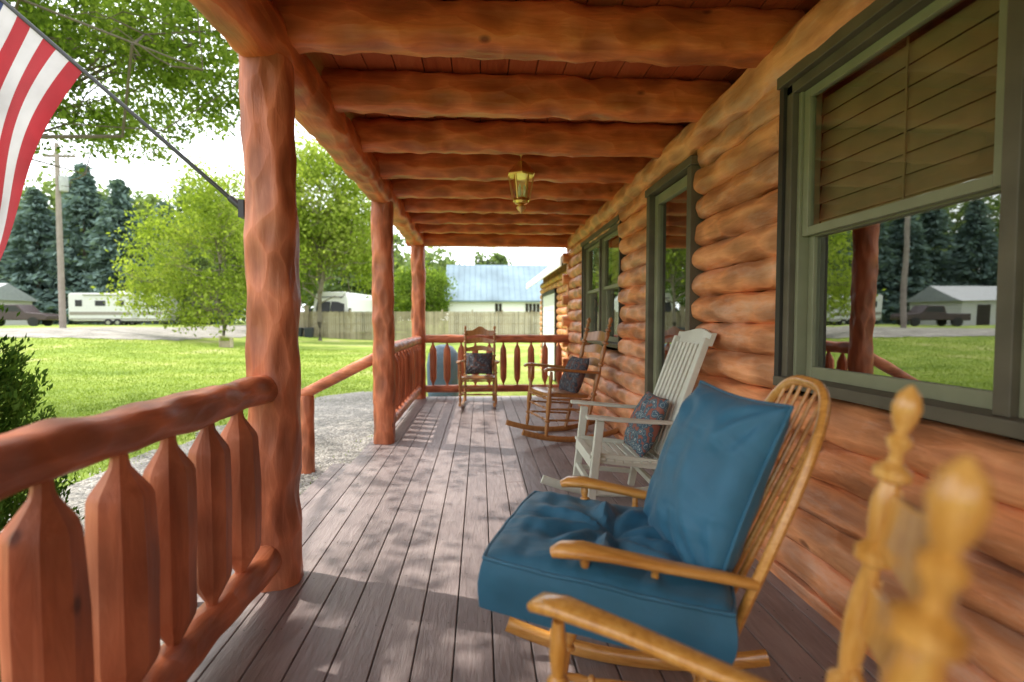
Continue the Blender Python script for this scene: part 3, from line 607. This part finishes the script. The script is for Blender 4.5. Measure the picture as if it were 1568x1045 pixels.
def windsor(loc,f,tilt,mat):
    e=empty('rocking_chair',loc,(0,-math.radians(tilt),yaw(f)))
    ob('seat',[sweep([(0,0,.385),(0,0,.392),(0,0,.42),(0,0,.427)],[.25,.265,.265,.25],[.25,.265,.265,.25],seg=36,up=(1,0,0),sq=.45,tan=(0,0,1))],mat,e)
    for sx in (-1,1):
        for s in (-1,1): ob('leg',[T((sx*.17,s*.18,.39),(sx*.23,s*.24,.06),.021)],mat,e)
    rockers(.24,mat,e,x0=-.52,x1=.40)
    ob('stretchers',[T((.2,-.21,.22),(.2,.21,.22),.014),T((-.2,-.21,.22),(-.2,.21,.22),.014),T((.2,-.21,.24),(-.2,-.21,.24),.014),T((.2,.21,.24),(-.2,.21,.24),.014),T((.195,-.2,.31),(.195,.2,.31),.012)],mat,e)
    H=.69; W=.245
    def bp(a):
        h=abs(math.sin(a))**.72*H; y=W*sgp(math.cos(a),.6)*(1+.10*math.sin(a)); return V3((-.225-.19*h/H-.03*(h/H)**2,y,.42+h))
    ob('bow_back',[sweep([bp(a) for a in np.linspace(0,math.pi,44)],.017,.014,seg=10,up=(1,0,0))],mat,e)
    sp=[]
    for y in np.linspace(-.185,.185,8):
        best=min(np.linspace(.05,math.pi-.05,300),key=lambda a:abs(bp(a).y-y)+(0 if math.sin(a)>.3 else 1))
        p=bp(best); sp.append(lathe((-.215,y*.85,.42),p,[(0,.8),(.3,1.2),(.7,.9),(1,.6)],.0085,8))
    ob('back_spindles',sp,mat,e)
    for s in (-1,1):
        pts=[(-.275,s*.255,.60),(-.2,s*.262,.61),(-.05,s*.275,.622),(.1,s*.282,.634),(.17,s*.285,.638),(.225,s*.285,.632),(.25,s*.285,.62)]
        ob('armrest',[sweep(pts,[.016,.02,.026,.03,.038,.036,.02],[.013,.014,.014,.015,.018,.017,.012],seg=14,sq=.8)],mat,e)
        ob('arm_supports',[T((.14,s*.235,.42),(.165,s*.282,.63),.017),lathe((-.03,s*.235,.42),(-.02,s*.272,.62),[(0,.8),(.4,1.1),(1,.7)],.013)],mat,e)
    return e
FIN=[(0,.75),(.05,.8),(.3,.9),(.33,.6),(.34,1.15),(.355,1.15),(.365,.6),(.42,.85),(.50,1.0),(.58,.7),(.59,1.2),(.605,1.2),(.615,.6),(.64,.8),(.68,.95),(.72,.9),(.765,.55),(.772,1.25),(.785,1.3),(.798,.6),(.82,.85),(.85,.95),(.875,.6),(.882,1.2),(.893,1.2),(.903,.5),(.915,.42),(.925,.8),(.932,.82),(.94,.4),(.955,.75),(.972,.92),(.988,.7),(1,.12)]
def ladder(loc,f,tilt,mat,style=0,sc=1.0,scale=1.0):
    e=empty('rocking_chair',loc,(0,-math.radians(tilt),yaw(f))); e.scale=(scale,)*3
    X0,Z0,X1,Z1=-.20,.06,-.37,1.18
    for s in (-1,1):
        ob('back_post',[lathe((X0,s*.21,Z0),(X1,s*.222,Z1),FIN,.0235*sc,20)],mat,e)
        ob('front_post',[lathe((.2,s*.25,.06),(.2,s*.25,.64),TURN,.023)],mat,e)
        pts=[(-.27,s*.235,.655),(-.1,s*.255,.655),(.06,s*.265,.66),(.2,s*.268,.662),(.255,s*.268,.655),(.275,s*.268,.642)]
        ob('armrest',[sweep(pts,[.018,.023,.028,.036,.034,.02],[.014,.014,.014,.016,.015,.011],seg=14,sq=.75)],mat,e)
    def xp(z): return X0+(X1-X0)*(z-Z0)/(Z1-Z0)
    sl=[]
    if style==0:
        for z,h in ((.60,.06),(.73,.065),(.86,.07),(.985,.085)): sl.append(slat(xp(z),-.215,.215,z,h,crown=.02,low=.008,lean=.15))
    else:
        for z,h in ((.58,.05),(.70,.055),(.82,.06),(.94,.065)): sl.append(slat(xp(z),-.215,.215,z,h,crown=.03,low=.015,lean=.15))
        sl.append(slat(xp(1.06),-.215,.215,1.06,.075,crown=.06,low=.02,lean=.15,scal=.012))
    ob('back_slats',sl,mat,e,bevel=.003)
    ob('seat',[sweep([(0,0,.405),(0,0,.412),(0,0,.44),(0,0,.45)],[.215,.24,.24,.215],[.20,.23,.23,.20],seg=36,up=(1,0,0),sq=.35,tan=(0,0,1))],mat,e)
    ob('seat_rungs',[T((.2,-.25,.39),(.2,.25,.39),.015),T((.2,-.25,.2),(.2,.25,.2),.013),T((.2,-.25,.3),(.2,.25,.3),.013),T((-.22,-.21,.25),(-.22,.21,.25),.013)]+[T((.2,s*.25,z),(-.22,s*.21,z),.012) for s in (-1,1) for z in (.2,.3,.39)],mat,e)
    rockers(.235,mat,e,x0=-.55,x1=.42)
    return e
def slatrocker(loc,f,tilt,mat):
    e=empty('rocking_chair',loc,(0,-math.radians(tilt),yaw(f)))
    for s in (-1,1):
        ob('back_stile',[bar((-.19,s*.245,.10),(-.22,s*.245,.42),.035,.045,up=(1,0,0)),bar((-.22,s*.245,.42),(-.42,s*.245,1.18),.035,.04,up=(1,0,0))],mat,e,smooth=False,bevel=.005)
        ob('front_leg',[bar((.20,s*.26,.08),(.19,s*.26,.63),.038,.05,up=(1,0,0))],mat,e,smooth=False,bevel=.005)
        pts=[(-.30,s*.27,.655),(-.1,s*.28,.65),(.1,s*.29,.65),(.24,s*.29,.652),(.28,s*.29,.65)]
        ob('armrest',[sweep(pts,[.025,.035,.045,.05,.035],.011,seg=14,sq=.6)],mat,e)
    ob('back_slats',[sweep([(-.225,y,.43),(-.29,y,.72),(-.41,y,1.14)],.021,.008,seg=10,sq=.4,up=(1,0,.25)) for y in np.linspace(-.195,.195,7)],mat,e)
    ob('head_rail',[slat(-.43,-.27,.27,1.175,.075,bow=.02,th=.022,crown=.03,lean=.28),slat(-.235,-.24,.24,.47,.05,bow=.0,th=.02,lean=.2)],mat,e,bevel=.004)
    ob('seat_slats',[bar((x,-.265,.42-.03*math.cos(x*5)),(x,.265,.42-.03*math.cos(x*5)),.046,.016) for x in np.arange(-.22,.26,.054)],mat,e,smooth=False,bevel=.003)
    ob('seat_frame',[bar((-.2,s*.235,.385),(.22,s*.235,.40),.022,.06) for s in (-1,1)]+[bar((.215,-.26,.375),(.215,.26,.375),.022,.07),bar((-.2,-.24,.25),(-.2,.24,.25),.03,.03),bar((.2,-.25,.22),(.2,.25,.22),.03,.03)]+[bar((-.2,s*.25,.2),(.2,s*.26,.2),.025,.03) for s in (-1,1)],mat,e,smooth=False,bevel=.003)
    rockers(.262,mat,e,x0=-.5,x1=.44,r=(.016,.03))
    return e
c1=windsor((.435,1.555,0),(-.975,.20),5,oak)
seatcush('seat_cushion',.66,.60,.14,blue,c1,(.075,.02,.495),rz=-.15,seed=3)
def pr(lean,tw): return (Matrix.Rotation(math.radians(tw),3,'Z')@Matrix.Rotation(math.radians(-lean),3,'Y')@Matrix(((0,0,1),(1,0,0),(0,1,0)))).to_euler()
pillow('back_cushion',.47,.54,.20,blue,c1,(-.19,.0,.800),pr(17,16),blue,seed=5,wr=.018)
ladder((.165,.708,0),(-.79,.61),0,oak2,0,.84,.984)
c3=slatrocker((.86,3.28,0),(-1,.02),5,whiteP)
pillow('throw_pillow',.40,.40,.14,pat1,c3,(-.16,.03,.60),pr(20,0),None,seed=9)
c4=ladder((.80,5.4,0),(-.95,-.25),5,brown,0,1,1.12)
pillow('throw_pillow',.38,.38,.14,pat2,c4,(-.14,0,.60),pr(18,0),None,seed=12)
c5=ladder((-.02,7.35,0),(-.05,-1),2,brown,1)
pillow('throw_pillow',.40,.34,.13,pat2,c5,(-.12,0,.62),pr(22,0),None,seed=15)
# ---------------------------------------------------------------- flag
fl=empty('american_flag')
P0=V3((-1.09,2.46,1.76)); D=V3((-.745,-.02,.667)).normalized()
ob('flagpole',[sweep([P0,P0+D*1.0,P0+D*2.35],[.010,.009,.008],seg=10),lathe(P0+D*2.34,P0+D*2.40,[(0,.5),(.3,1),(.7,1),(1,.3)],.022)],blackp,fl)
ob('pole_bracket',[lathe(P0-D*.02,P0+D*.08,[(0,1),(.9,1),(1,.8)],.016),box(-1.10,-1.075,2.43,2.49,1.72,1.80)],blackp,fl)
red=fabric('flag_red',(.42,.018,.03),.7,wr=.006);white=fabric('flag_white',(.66,.64,.67),.7,wr=.006);navy=fabric('flag_navy',(.02,.035,.13),.7,wr=.006)
for m_ in (red,white,navy):
    nt=m_.node_tree; b=nt.nodes['Principled BSDF']; o=nt.nodes['Material Output']; t=nd(nt,'ShaderNodeBsdfTranslucent'); mx=nd(nt,'ShaderNodeMixShader'); mx.inputs[0].default_value=.3
    src=b.inputs['Base Color'].links[0].from_socket; nt.links.new(src,t.inputs[0]); nt.links.new(b.outputs[0],mx.inputs[1]); nt.links.new(t.outputs[0],mx.inputs[2]); nt.links.new(mx.outputs[0],o.inputs[0])
S0=.90; HO=.91; FL=1.5
def flagp(u,v,off=0):
    p=P0+D*(S0+HO*u)
    dd=V3((-.43,0,-.90)); p=p+dd*(FL*v)
    p+=V3((.0,-1,0))*(.05*v**.6*math.sin(u*13+v*4.0)+.05*v*math.sin(u*5-v*6+1)+off)
    p+=V3((-1,0,.3))*(.03*math.sin(v*7)*(1-u)) - D*(.16*v*u)
    return p
NU,NV=52,60; vs=[flagp(i/NU,j/NV) for i in range(NU+1) for j in range(NV+1)]; fs=[];mi=[]
for i in range(NU):
    for j in range(NV):
        a=i*(NV+1)+j; fs.append((a,a+NV+1,a+NV+2,a+1)); st=i//4
        mi.append(2 if (st>=6 and j<24) else (0 if st%2==0 else 1))
fo=ob('flag_cloth',[(vs,fs)],[red,white,navy],fl,auto=180); fo.data.polygons.foreach_set('material_index',mi)
sp=[]
for r_ in range(9):
    for c_ in range(6 if r_%2==0 else 5):
        u0=6/13+(7/13)*(r_+1)/10; v0=.4*((c_+ (.5 if r_%2==0 else 1))/6)
        for sg in (1,-1): sp.append(([flagp(u0+ (.014 if k%2==0 else .0055)*math.cos(k*math.pi/5)/.91*1.3, v0+(.014 if k%2==0 else .0055)*math.sin(k*math.pi/5)/1.5*1.3*1.0,.003*sg) for k in range(10)],[tuple(range(10))]))
ob('stars',sp,white,fl,smooth=False)
# ---------------------------------------------------------------- background objects
fenceM=wood('fence_wood',[(.2,(.18,.15,.10)),(.5,(.33,.28,.19)),(.8,(.45,.39,.28))],'Z',rough=.8,island=.4)
pcs=[]
for x in np.arange(-14.9,14,.16): pcs.append(box(x,x+.14,41,41.02,-.35,1.92+random.uniform(-.02,.02)))
for x in np.arange(-15,14,2.4): pcs.append(box(x-.06,x+.06,41.05,41.17,-.4,2.08))
pcs+=[box(-15,14,41.02,41.06,z,z+.09) for z in (.1,.9,1.6)]
ob('wooden_fence',pcs,fenceM,None,smooth=False)
pcs=[]
for y in np.arange(41.2,60,.16): pcs.append(box(-15,-14.98,y,y+.14,-.35,1.95))
pcs+=[box(-13.6,-13.35,40.7,40.95,-.4,2.4)]
ob('wooden_fence',pcs,fenceM,None,smooth=False)
bn=empty('white_barn')
roofB=plain('blue_metal_roof',(.20,.27,.32),rough=.6,var=.25,vs=.35,spec=.2)
ob('walls',[box(-3.3,7.6,54,62,-.4,3.5),([(-3.3,54,3.5),(-3.3,62,3.5),(-3.3,58,7.2),(-3.29,54,3.5),(-3.29,62,3.5),(-3.29,58,7.2)],[(0,2,1),(3,4,5)]),([(7.6,54,3.5),(7.6,62,3.5),(7.6,58,7.2),(7.59,54,3.5),(7.59,62,3.5),(7.59,58,7.2)],[(0,1,2),(3,5,4)])],metalW,bn,smooth=False)
ob('roof',[([(-3.7,53.5,3.3),(8,53.5,3.3),(8,58,7.45),(-3.7,58,7.45),(-3.7,53.5,3.15),(8,53.5,3.15),(8,58,7.3),(-3.7,58,7.3)],[(0,1,2,3),(7,6,5,4),(0,4,5,1),(0,3,7,4),(1,5,6,2)]),([(-3.7,62.5,3.3),(8,62.5,3.3),(8,58.003,7.45),(-3.7,58.003,7.45)],[(3,2,1,0)])]+[bar((x,53.5,3.32),(x,58,7.47),.03,.04) for x in np.arange(-3.5,8,.6)],roofB,bn,smooth=False)
ob('windows',[box(1.6,2.3,53.94,53.98,1.9,3.0),box(4.8,5.5,53.94,53.98,1.9,3.0),box(5.6,6.3,53.94,53.98,1.9,3.0)],dark,bn,smooth=False)
ob('window_bars',[box(x,x+.05,53.90,53.935,1.9,3.0) for x in (1.93,5.12,5.92)]+[box(1.5,2.4,53.91,53.93,3.0,3.08),box(4.7,6.4,53.91,53.93,3.0,3.08)],metalW,bn,smooth=False)
sh=empty('white_shed'); ob('walls',[box(-51,-44.5,48,54,.3,3.2)],plain('shed_siding',(.5,.5,.5),var=.05),sh,smooth=False)
ob('roof',[([(-51.4,47.6,3.1),(-44.1,47.6,3.1),(-44.1,51,4.7),(-51.4,51,4.7),(-51.4,54.4,3.1),(-44.1,54.4,3.1)],[(0,1,2,3),(3,2,5,4),(0,3,4),(1,5,2)])],plain('grey_roof',(.25,.27,.29)),sh,smooth=False)
ob('door',[box(-47.5,-46,47.95,47.98,.7,2.7)],dark,sh,smooth=False)
def trailer(loc,rz,L=8.6,W=2.4,H=2.6):
    e=empty('travel_trailer',loc,(0,0,rz)); z0=.5
    prof=[(-L/2,z0+.1),(-L/2,z0+H-.15),(-L/2+.15,z0+H),(L/2-1.1,z0+H),(L/2-.45,z0+H-.3),(L/2,z0+1.35),(L/2,z0+.75),(L/2-.35,z0),(-L/2+.5,z0)]
    n=len(prof); vs=[(x,-W/2,z) for x,z in prof]+[(x,W/2,z) for x,z in prof]
    fs=[tuple(range(n)),tuple(range(2*n-1,n-1,-1))]+[(i,i+n,(i+1)%n+n,(i+1)%n) for i in range(n)]
    ob('body',[(vs,fs)],plain('trailer_white',(.6,.6,.59),var=.05),e,smooth=False,bevel=.08)
    win=[]
    for s in (-1,1):
        y=s*(W/2+.012)
        for x0,x1,a,b in ((-3.7,-3.1,1.35,1.95),(-2.0,-1.1,1.4,1.9),(-.1,.5,1.45,1.95),(2.4,3.2,1.4,1.95)): win.append(box(x0,x1,y-.01,y+.01,z0+a-.0,z0+b))
    ob('windows',win,blackp,e,smooth=False,bevel=.01)
    ob('door',[box(1.1,1.8,s*(W/2+.015)-.01,s*(W/2+.015)+.01,z0+.25,z0+2.2) for s in (-1,1)],plain('trailer_door',(.45,.45,.44)),e,smooth=False)
    ob('stripe',[box(-L/2+.1,L/2-.4,s*(W/2+.006)-.004,s*(W/2+.006)+.004,z0+.55,z0+.85) for s in (-1,1)]+[box(-L/2+.1,L/2-.7,s*(W/2+.006)-.004,s*(W/2+.006)+.004,z0+.12,z0+.24) for s in (-1,1)],plain('trailer_stripe',(.25,.22,.19)),e,smooth=False)
    ob('awning',[sweep([(-3,-W/2-.08,z0+H-.15),(1.9,-W/2-.08,z0+H-.15)],.07,seg=8)],plain('awning',(.35,.35,.33)),e)
    ob('wheels',[sweep([(x,s*1.15-.1,.35),(x,s*1.15+.1,.35)],.35,seg=20) for x in (-.9,-.1) for s in (-1,1)],rubber,e)
    ob('hubs',[sweep([(x,s*1.15-.11,.35),(x,s*1.15+.11,.35)],.17,seg=14) for x in (-.9,-.1) for s in (-1,1)],plain('steel',(.6,.6,.6),.3,1),e)
    ob('hitch',[bar((L/2-.6,.4,.5),(L/2+.9,0,.45),.08,.1),bar((L/2-.6,-.4,.5),(L/2+.9,0,.45),.08,.1),lathe((L/2+.6,0,0),(L/2+.6,0,.8),[(0,1),(.05,1),(.06,.4),(1,.4)],.09),lathe((L/2+.25,0,.5),(L/2+.25,0,.95),[(0,.9),(.1,1),(.85,1),(1,.5)],.16)],blackp,e)
    ob('roof_ac',[box(-.5,.4,-.35,.35,z0+H,z0+H+.25)],metalW,e,smooth=False,bevel=.06)
    ob('chassis',[box(-L/2+.2,L/2-.5,-.9,.9,z0-.18,z0+.02)],blackp,e,smooth=False)
trailer((-33.9,51.5,float(gz(-33.9,51.5))-.1),.06)
mh=empty('motorhome',(-12.2,47.5,-.35),(0,0,-.15))
prof=[(-1.25,.5),(-1.3,2.2),(-1.22,3.5),(-1.0,4.0),(1.0,4.0),(1.22,3.5),(1.3,2.2),(1.25,.5)]
n=len(prof)
ob('body',[([(x*1.2,-3.2 if z<2.3 else -2.95,z) for x,z in prof]+[(x*1.2,3.5,z) for x,z in prof],[tuple(range(n-1,-1,-1)),tuple(range(n,2*n))]+[(i,(i+1)%n,(i+1)%n+n,i+n) for i in range(n)])],metalW,mh,smooth=False,bevel=.06)
ob('windshield',[([(-1.25,-3.23,2.2),(-.04,-3.23,2.2),(-.04,-3.0,3.2),(-1.2,-3.0,3.2)],[(0,1,2,3)]),([(.04,-3.23,2.2),(1.25,-3.23,2.2),(1.2,-3.0,3.2),(.04,-3.0,3.2)],[(0,1,2,3)])],blackp,mh,smooth=False)
ob('marker_strip',[box(-1.1,1.1,-3.03,-2.99,3.5,3.62)],plain('grey_trim',(.25,.25,.27)),mh,smooth=False)
ob('mirrors',[box(s*1.75-.1,s*1.75+.1,-3.3,-3.15,1.9,2.6) for s in (-1,1)]+[bar((s*1.5,-3.2,2.4),(s*1.7,-3.2,2.4),.04,.04) for s in (-1,1)],blackp,mh,smooth=False)
ob('wheels',[sweep([(s*1.3-.12,y,.45),(s*1.3+.12,y,.45)],.45,seg=18) for y in (-2,2) for s in (-1,1)],rubber,mh)
pk=empty('pickup_truck',(-38,44.5,float(gz(-38,44.5))),(0,0,.15))
prof=[(-2.7,.5),(-2.7,1.1),(-.9,1.1),(-.7,1.75),(.7,1.78),(1.25,1.15),(2.5,1.02),(2.7,.85),(2.7,.5)]
n=len(prof)
ob('body',[([(x,-.95,z) for x,z in prof]+[(x,.95,z) for x,z in prof],[tuple(range(n)),tuple(range(2*n-1,n-1,-1))]+[(i,i+n,(i+1)%n+n,(i+1)%n) for i in range(n)])],plain('dark_car_paint',(.05,.03,.03),.25),pk,smooth=False,bevel=.06)
ob('windows',[([(-.62,s*.957,1.2),(1.02,s*.957,1.2),(.62,s*.957,1.68),(-.55,s*.957,1.66)],[(0,1,2,3)]) for s in (-1,1)],blackp,pk,smooth=False)
ob('wheels',[sweep([(x,s*.85-.12,.38),(x,s*.85+.12,.38)],.38,seg=18) for x in (-1.7,1.75) for s in (-1,1)],rubber,pk)
up=empty('utility_pole',(-24.7,32,.6))
ob('pole',[sweep([(0,0,-.3),(0,0,5),(0,0,11)],[.17,.15,.11],seg=12)],wood('pole_wood',[(.2,(.16,.13,.11)),(.5,(.27,.23,.2)),(.8,(.35,.31,.27))],'Z',rough=.9),up)
ob('crossarm',[bar((-.9,.18,10.3),(.9,.18,10.3),.1,.12)]+[bar((s*.6,.18,10.3),(0,.14,9.7),.03,.03) for s in (-1,1)],barkL,up,smooth=False)
ob('insulators',[lathe((x,.18,10.36),(x,.18,10.52),[(0,.6),(.3,1),(.6,.7),(1,.3)],.06) for x in (-.8,-.3,.3,.8)],metalW,up)
ob('transformer',[lathe((.33,0,8.2),(.33,0,9.1),[(0,.9),(.05,1),(.95,1),(1,.8)],.22)],plain('transformer_grey',(.4,.42,.42)),up)
w=[]
for x in (-.8,.8,.0):
    for a,b in (((x,.18,10.5),(-45+x,25,10.5)),((x,.18,10.5),(45+x,60,9))):
        a=V3(a);b=V3(b); w.append(sweep([a.lerp(b,t)-V3((0,0,1.6*math.sin(math.pi*t))) for t in np.linspace(0,1,14)],.012,seg=4))
ob('wires',w,blackp,up)
for i,x in enumerate((-13.9,-13.1)):
    e=empty('trash_bin',(x,40.2,-.35)); bm=plain('bin_plastic',(.03,.035,.045),.5)
    ob('bin_body',[sweep([(0,0,.08),(0,0,.95)],[.25,.32],[.25,.34],seg=20,up=(1,0,0),sq=.4,tan=(0,0,1))],bm,e); ob('lid',[sweep([(0,0,.955),(0,0,1.0),(0,0,1.04)],[.35,.35,.27],seg=20,up=(1,0,0),sq=.4,tan=(0,0,1))],bm,e)
    ob('bin_wheels',[sweep([(-.28,.2,.1),(.28,.2,.1)],.1,seg=12)],rubber,e)
e=empty('wooden_planter',(-12.75,26.6,float(gz(-12.75,26.6)))); e.scale=(.7,.7,.8)
ob('planter_box',[box(-.35,.35,-.2,.2,.0,.42),box(-.40,-.35,-.24,.24,0,.75),box(.35,.40,-.24,.24,0,.6),bar((-.38,0,.73),(.38,0,.55),.06,.05)],fenceM,e,smooth=False,bevel=.01)
C=rng.normal(size=(900,3))*np.array([.2,.12,.08])+np.array([0,0,.5]); leafmesh('plants',C,.07,g2,e)
e=empty('covered_grill',(-.72,10.1,-.35)); gm=fabric('grill_cover',(.09,.14,.19))
ob('cover',[sweep([(0,0,.02),(0,0,.3),(0,0,.75),(0,0,.95),(0,0,1.08),(0,0,1.12)],[.36,.35,.36,.33,.22,.08],[.30,.29,.30,.28,.18,.06],seg=28,up=(1,0,0),sq=.5,tan=(0,0,1),na=.1,nf=7)],gm,e)
# ---------------------------------------------------------------- light
el=math.radians(58); az=math.radians(20)
S=V3((-math.cos(el)*math.cos(az),math.cos(el)*math.sin(az),math.sin(el)))
sd=bpy.data.lights.new('sun','SUN'); sd.energy=5; sd.angle=math.radians(.5); sd.color=(1,.94,.84)
so=bpy.data.objects.new('sun',sd); link(so); so.rotation_euler=S.to_track_quat('Z','Y').to_euler(); so.location=S*30
w=bpy.data.worlds.new('World'); scene.world=w; w.use_nodes=True; nt=w.node_tree; bg=nt.nodes['Background']
sky=nd(nt,'ShaderNodeTexSky'); sky.sky_type='NISHITA'; sky.sun_disc=False; sky.sun_elevation=el; sky.sun_rotation=math.atan2(S.x,S.y); sky.dust_density=4; sky.air_density=1.2
tc=nd(nt,'ShaderNodeTexCoord'); mp=nd(nt,'ShaderNodeMapping'); mp.inputs['Scale'].default_value=(1,1,3); nt.links.new(tc.outputs['Generated'],mp.inputs[0])
nz=nd(nt,'ShaderNodeTexNoise'); nz.inputs['Scale'].default_value=1.6; nz.inputs['Detail'].default_value=5; nt.links.new(mp.outputs[0],nz.inputs['Vector'])
rr=ramp(nt,[(.25,(.62,.62,.62)),(.6,(.95,.95,.95))]); nt.links.new(nz.outputs[0],rr.inputs[0])
mx=nd(nt,'ShaderNodeMixRGB'); mx.inputs[2].default_value=(20,20.6,21.4,1); nt.links.new(rr.outputs[0],mx.inputs[0]); nt.links.new(sky.outputs[0],mx.inputs[1])
nt.links.new(mx.outputs[0],bg.inputs[0]); bg.inputs[1].default_value=.15
scene.view_settings.view_transform='Standard'; scene.view_settings.look='None'; scene.view_settings.exposure=0
# ---------------------------------------------------------------- camera
cd=bpy.data.cameras.new('camera'); cam=bpy.data.objects.new('camera',cd); link(cam)
cd.lens=18; cd.sensor_width=36; cd.clip_start=.02; cd.clip_end=3000
cam.location=(0,0,1.25); cam.rotation_euler=(math.radians(90-2.34),0,math.radians(-3.58))
cd.dof.use_dof=True; cd.dof.focus_distance=3.0; cd.dof.aperture_fstop=1.5
scene.camera=cam
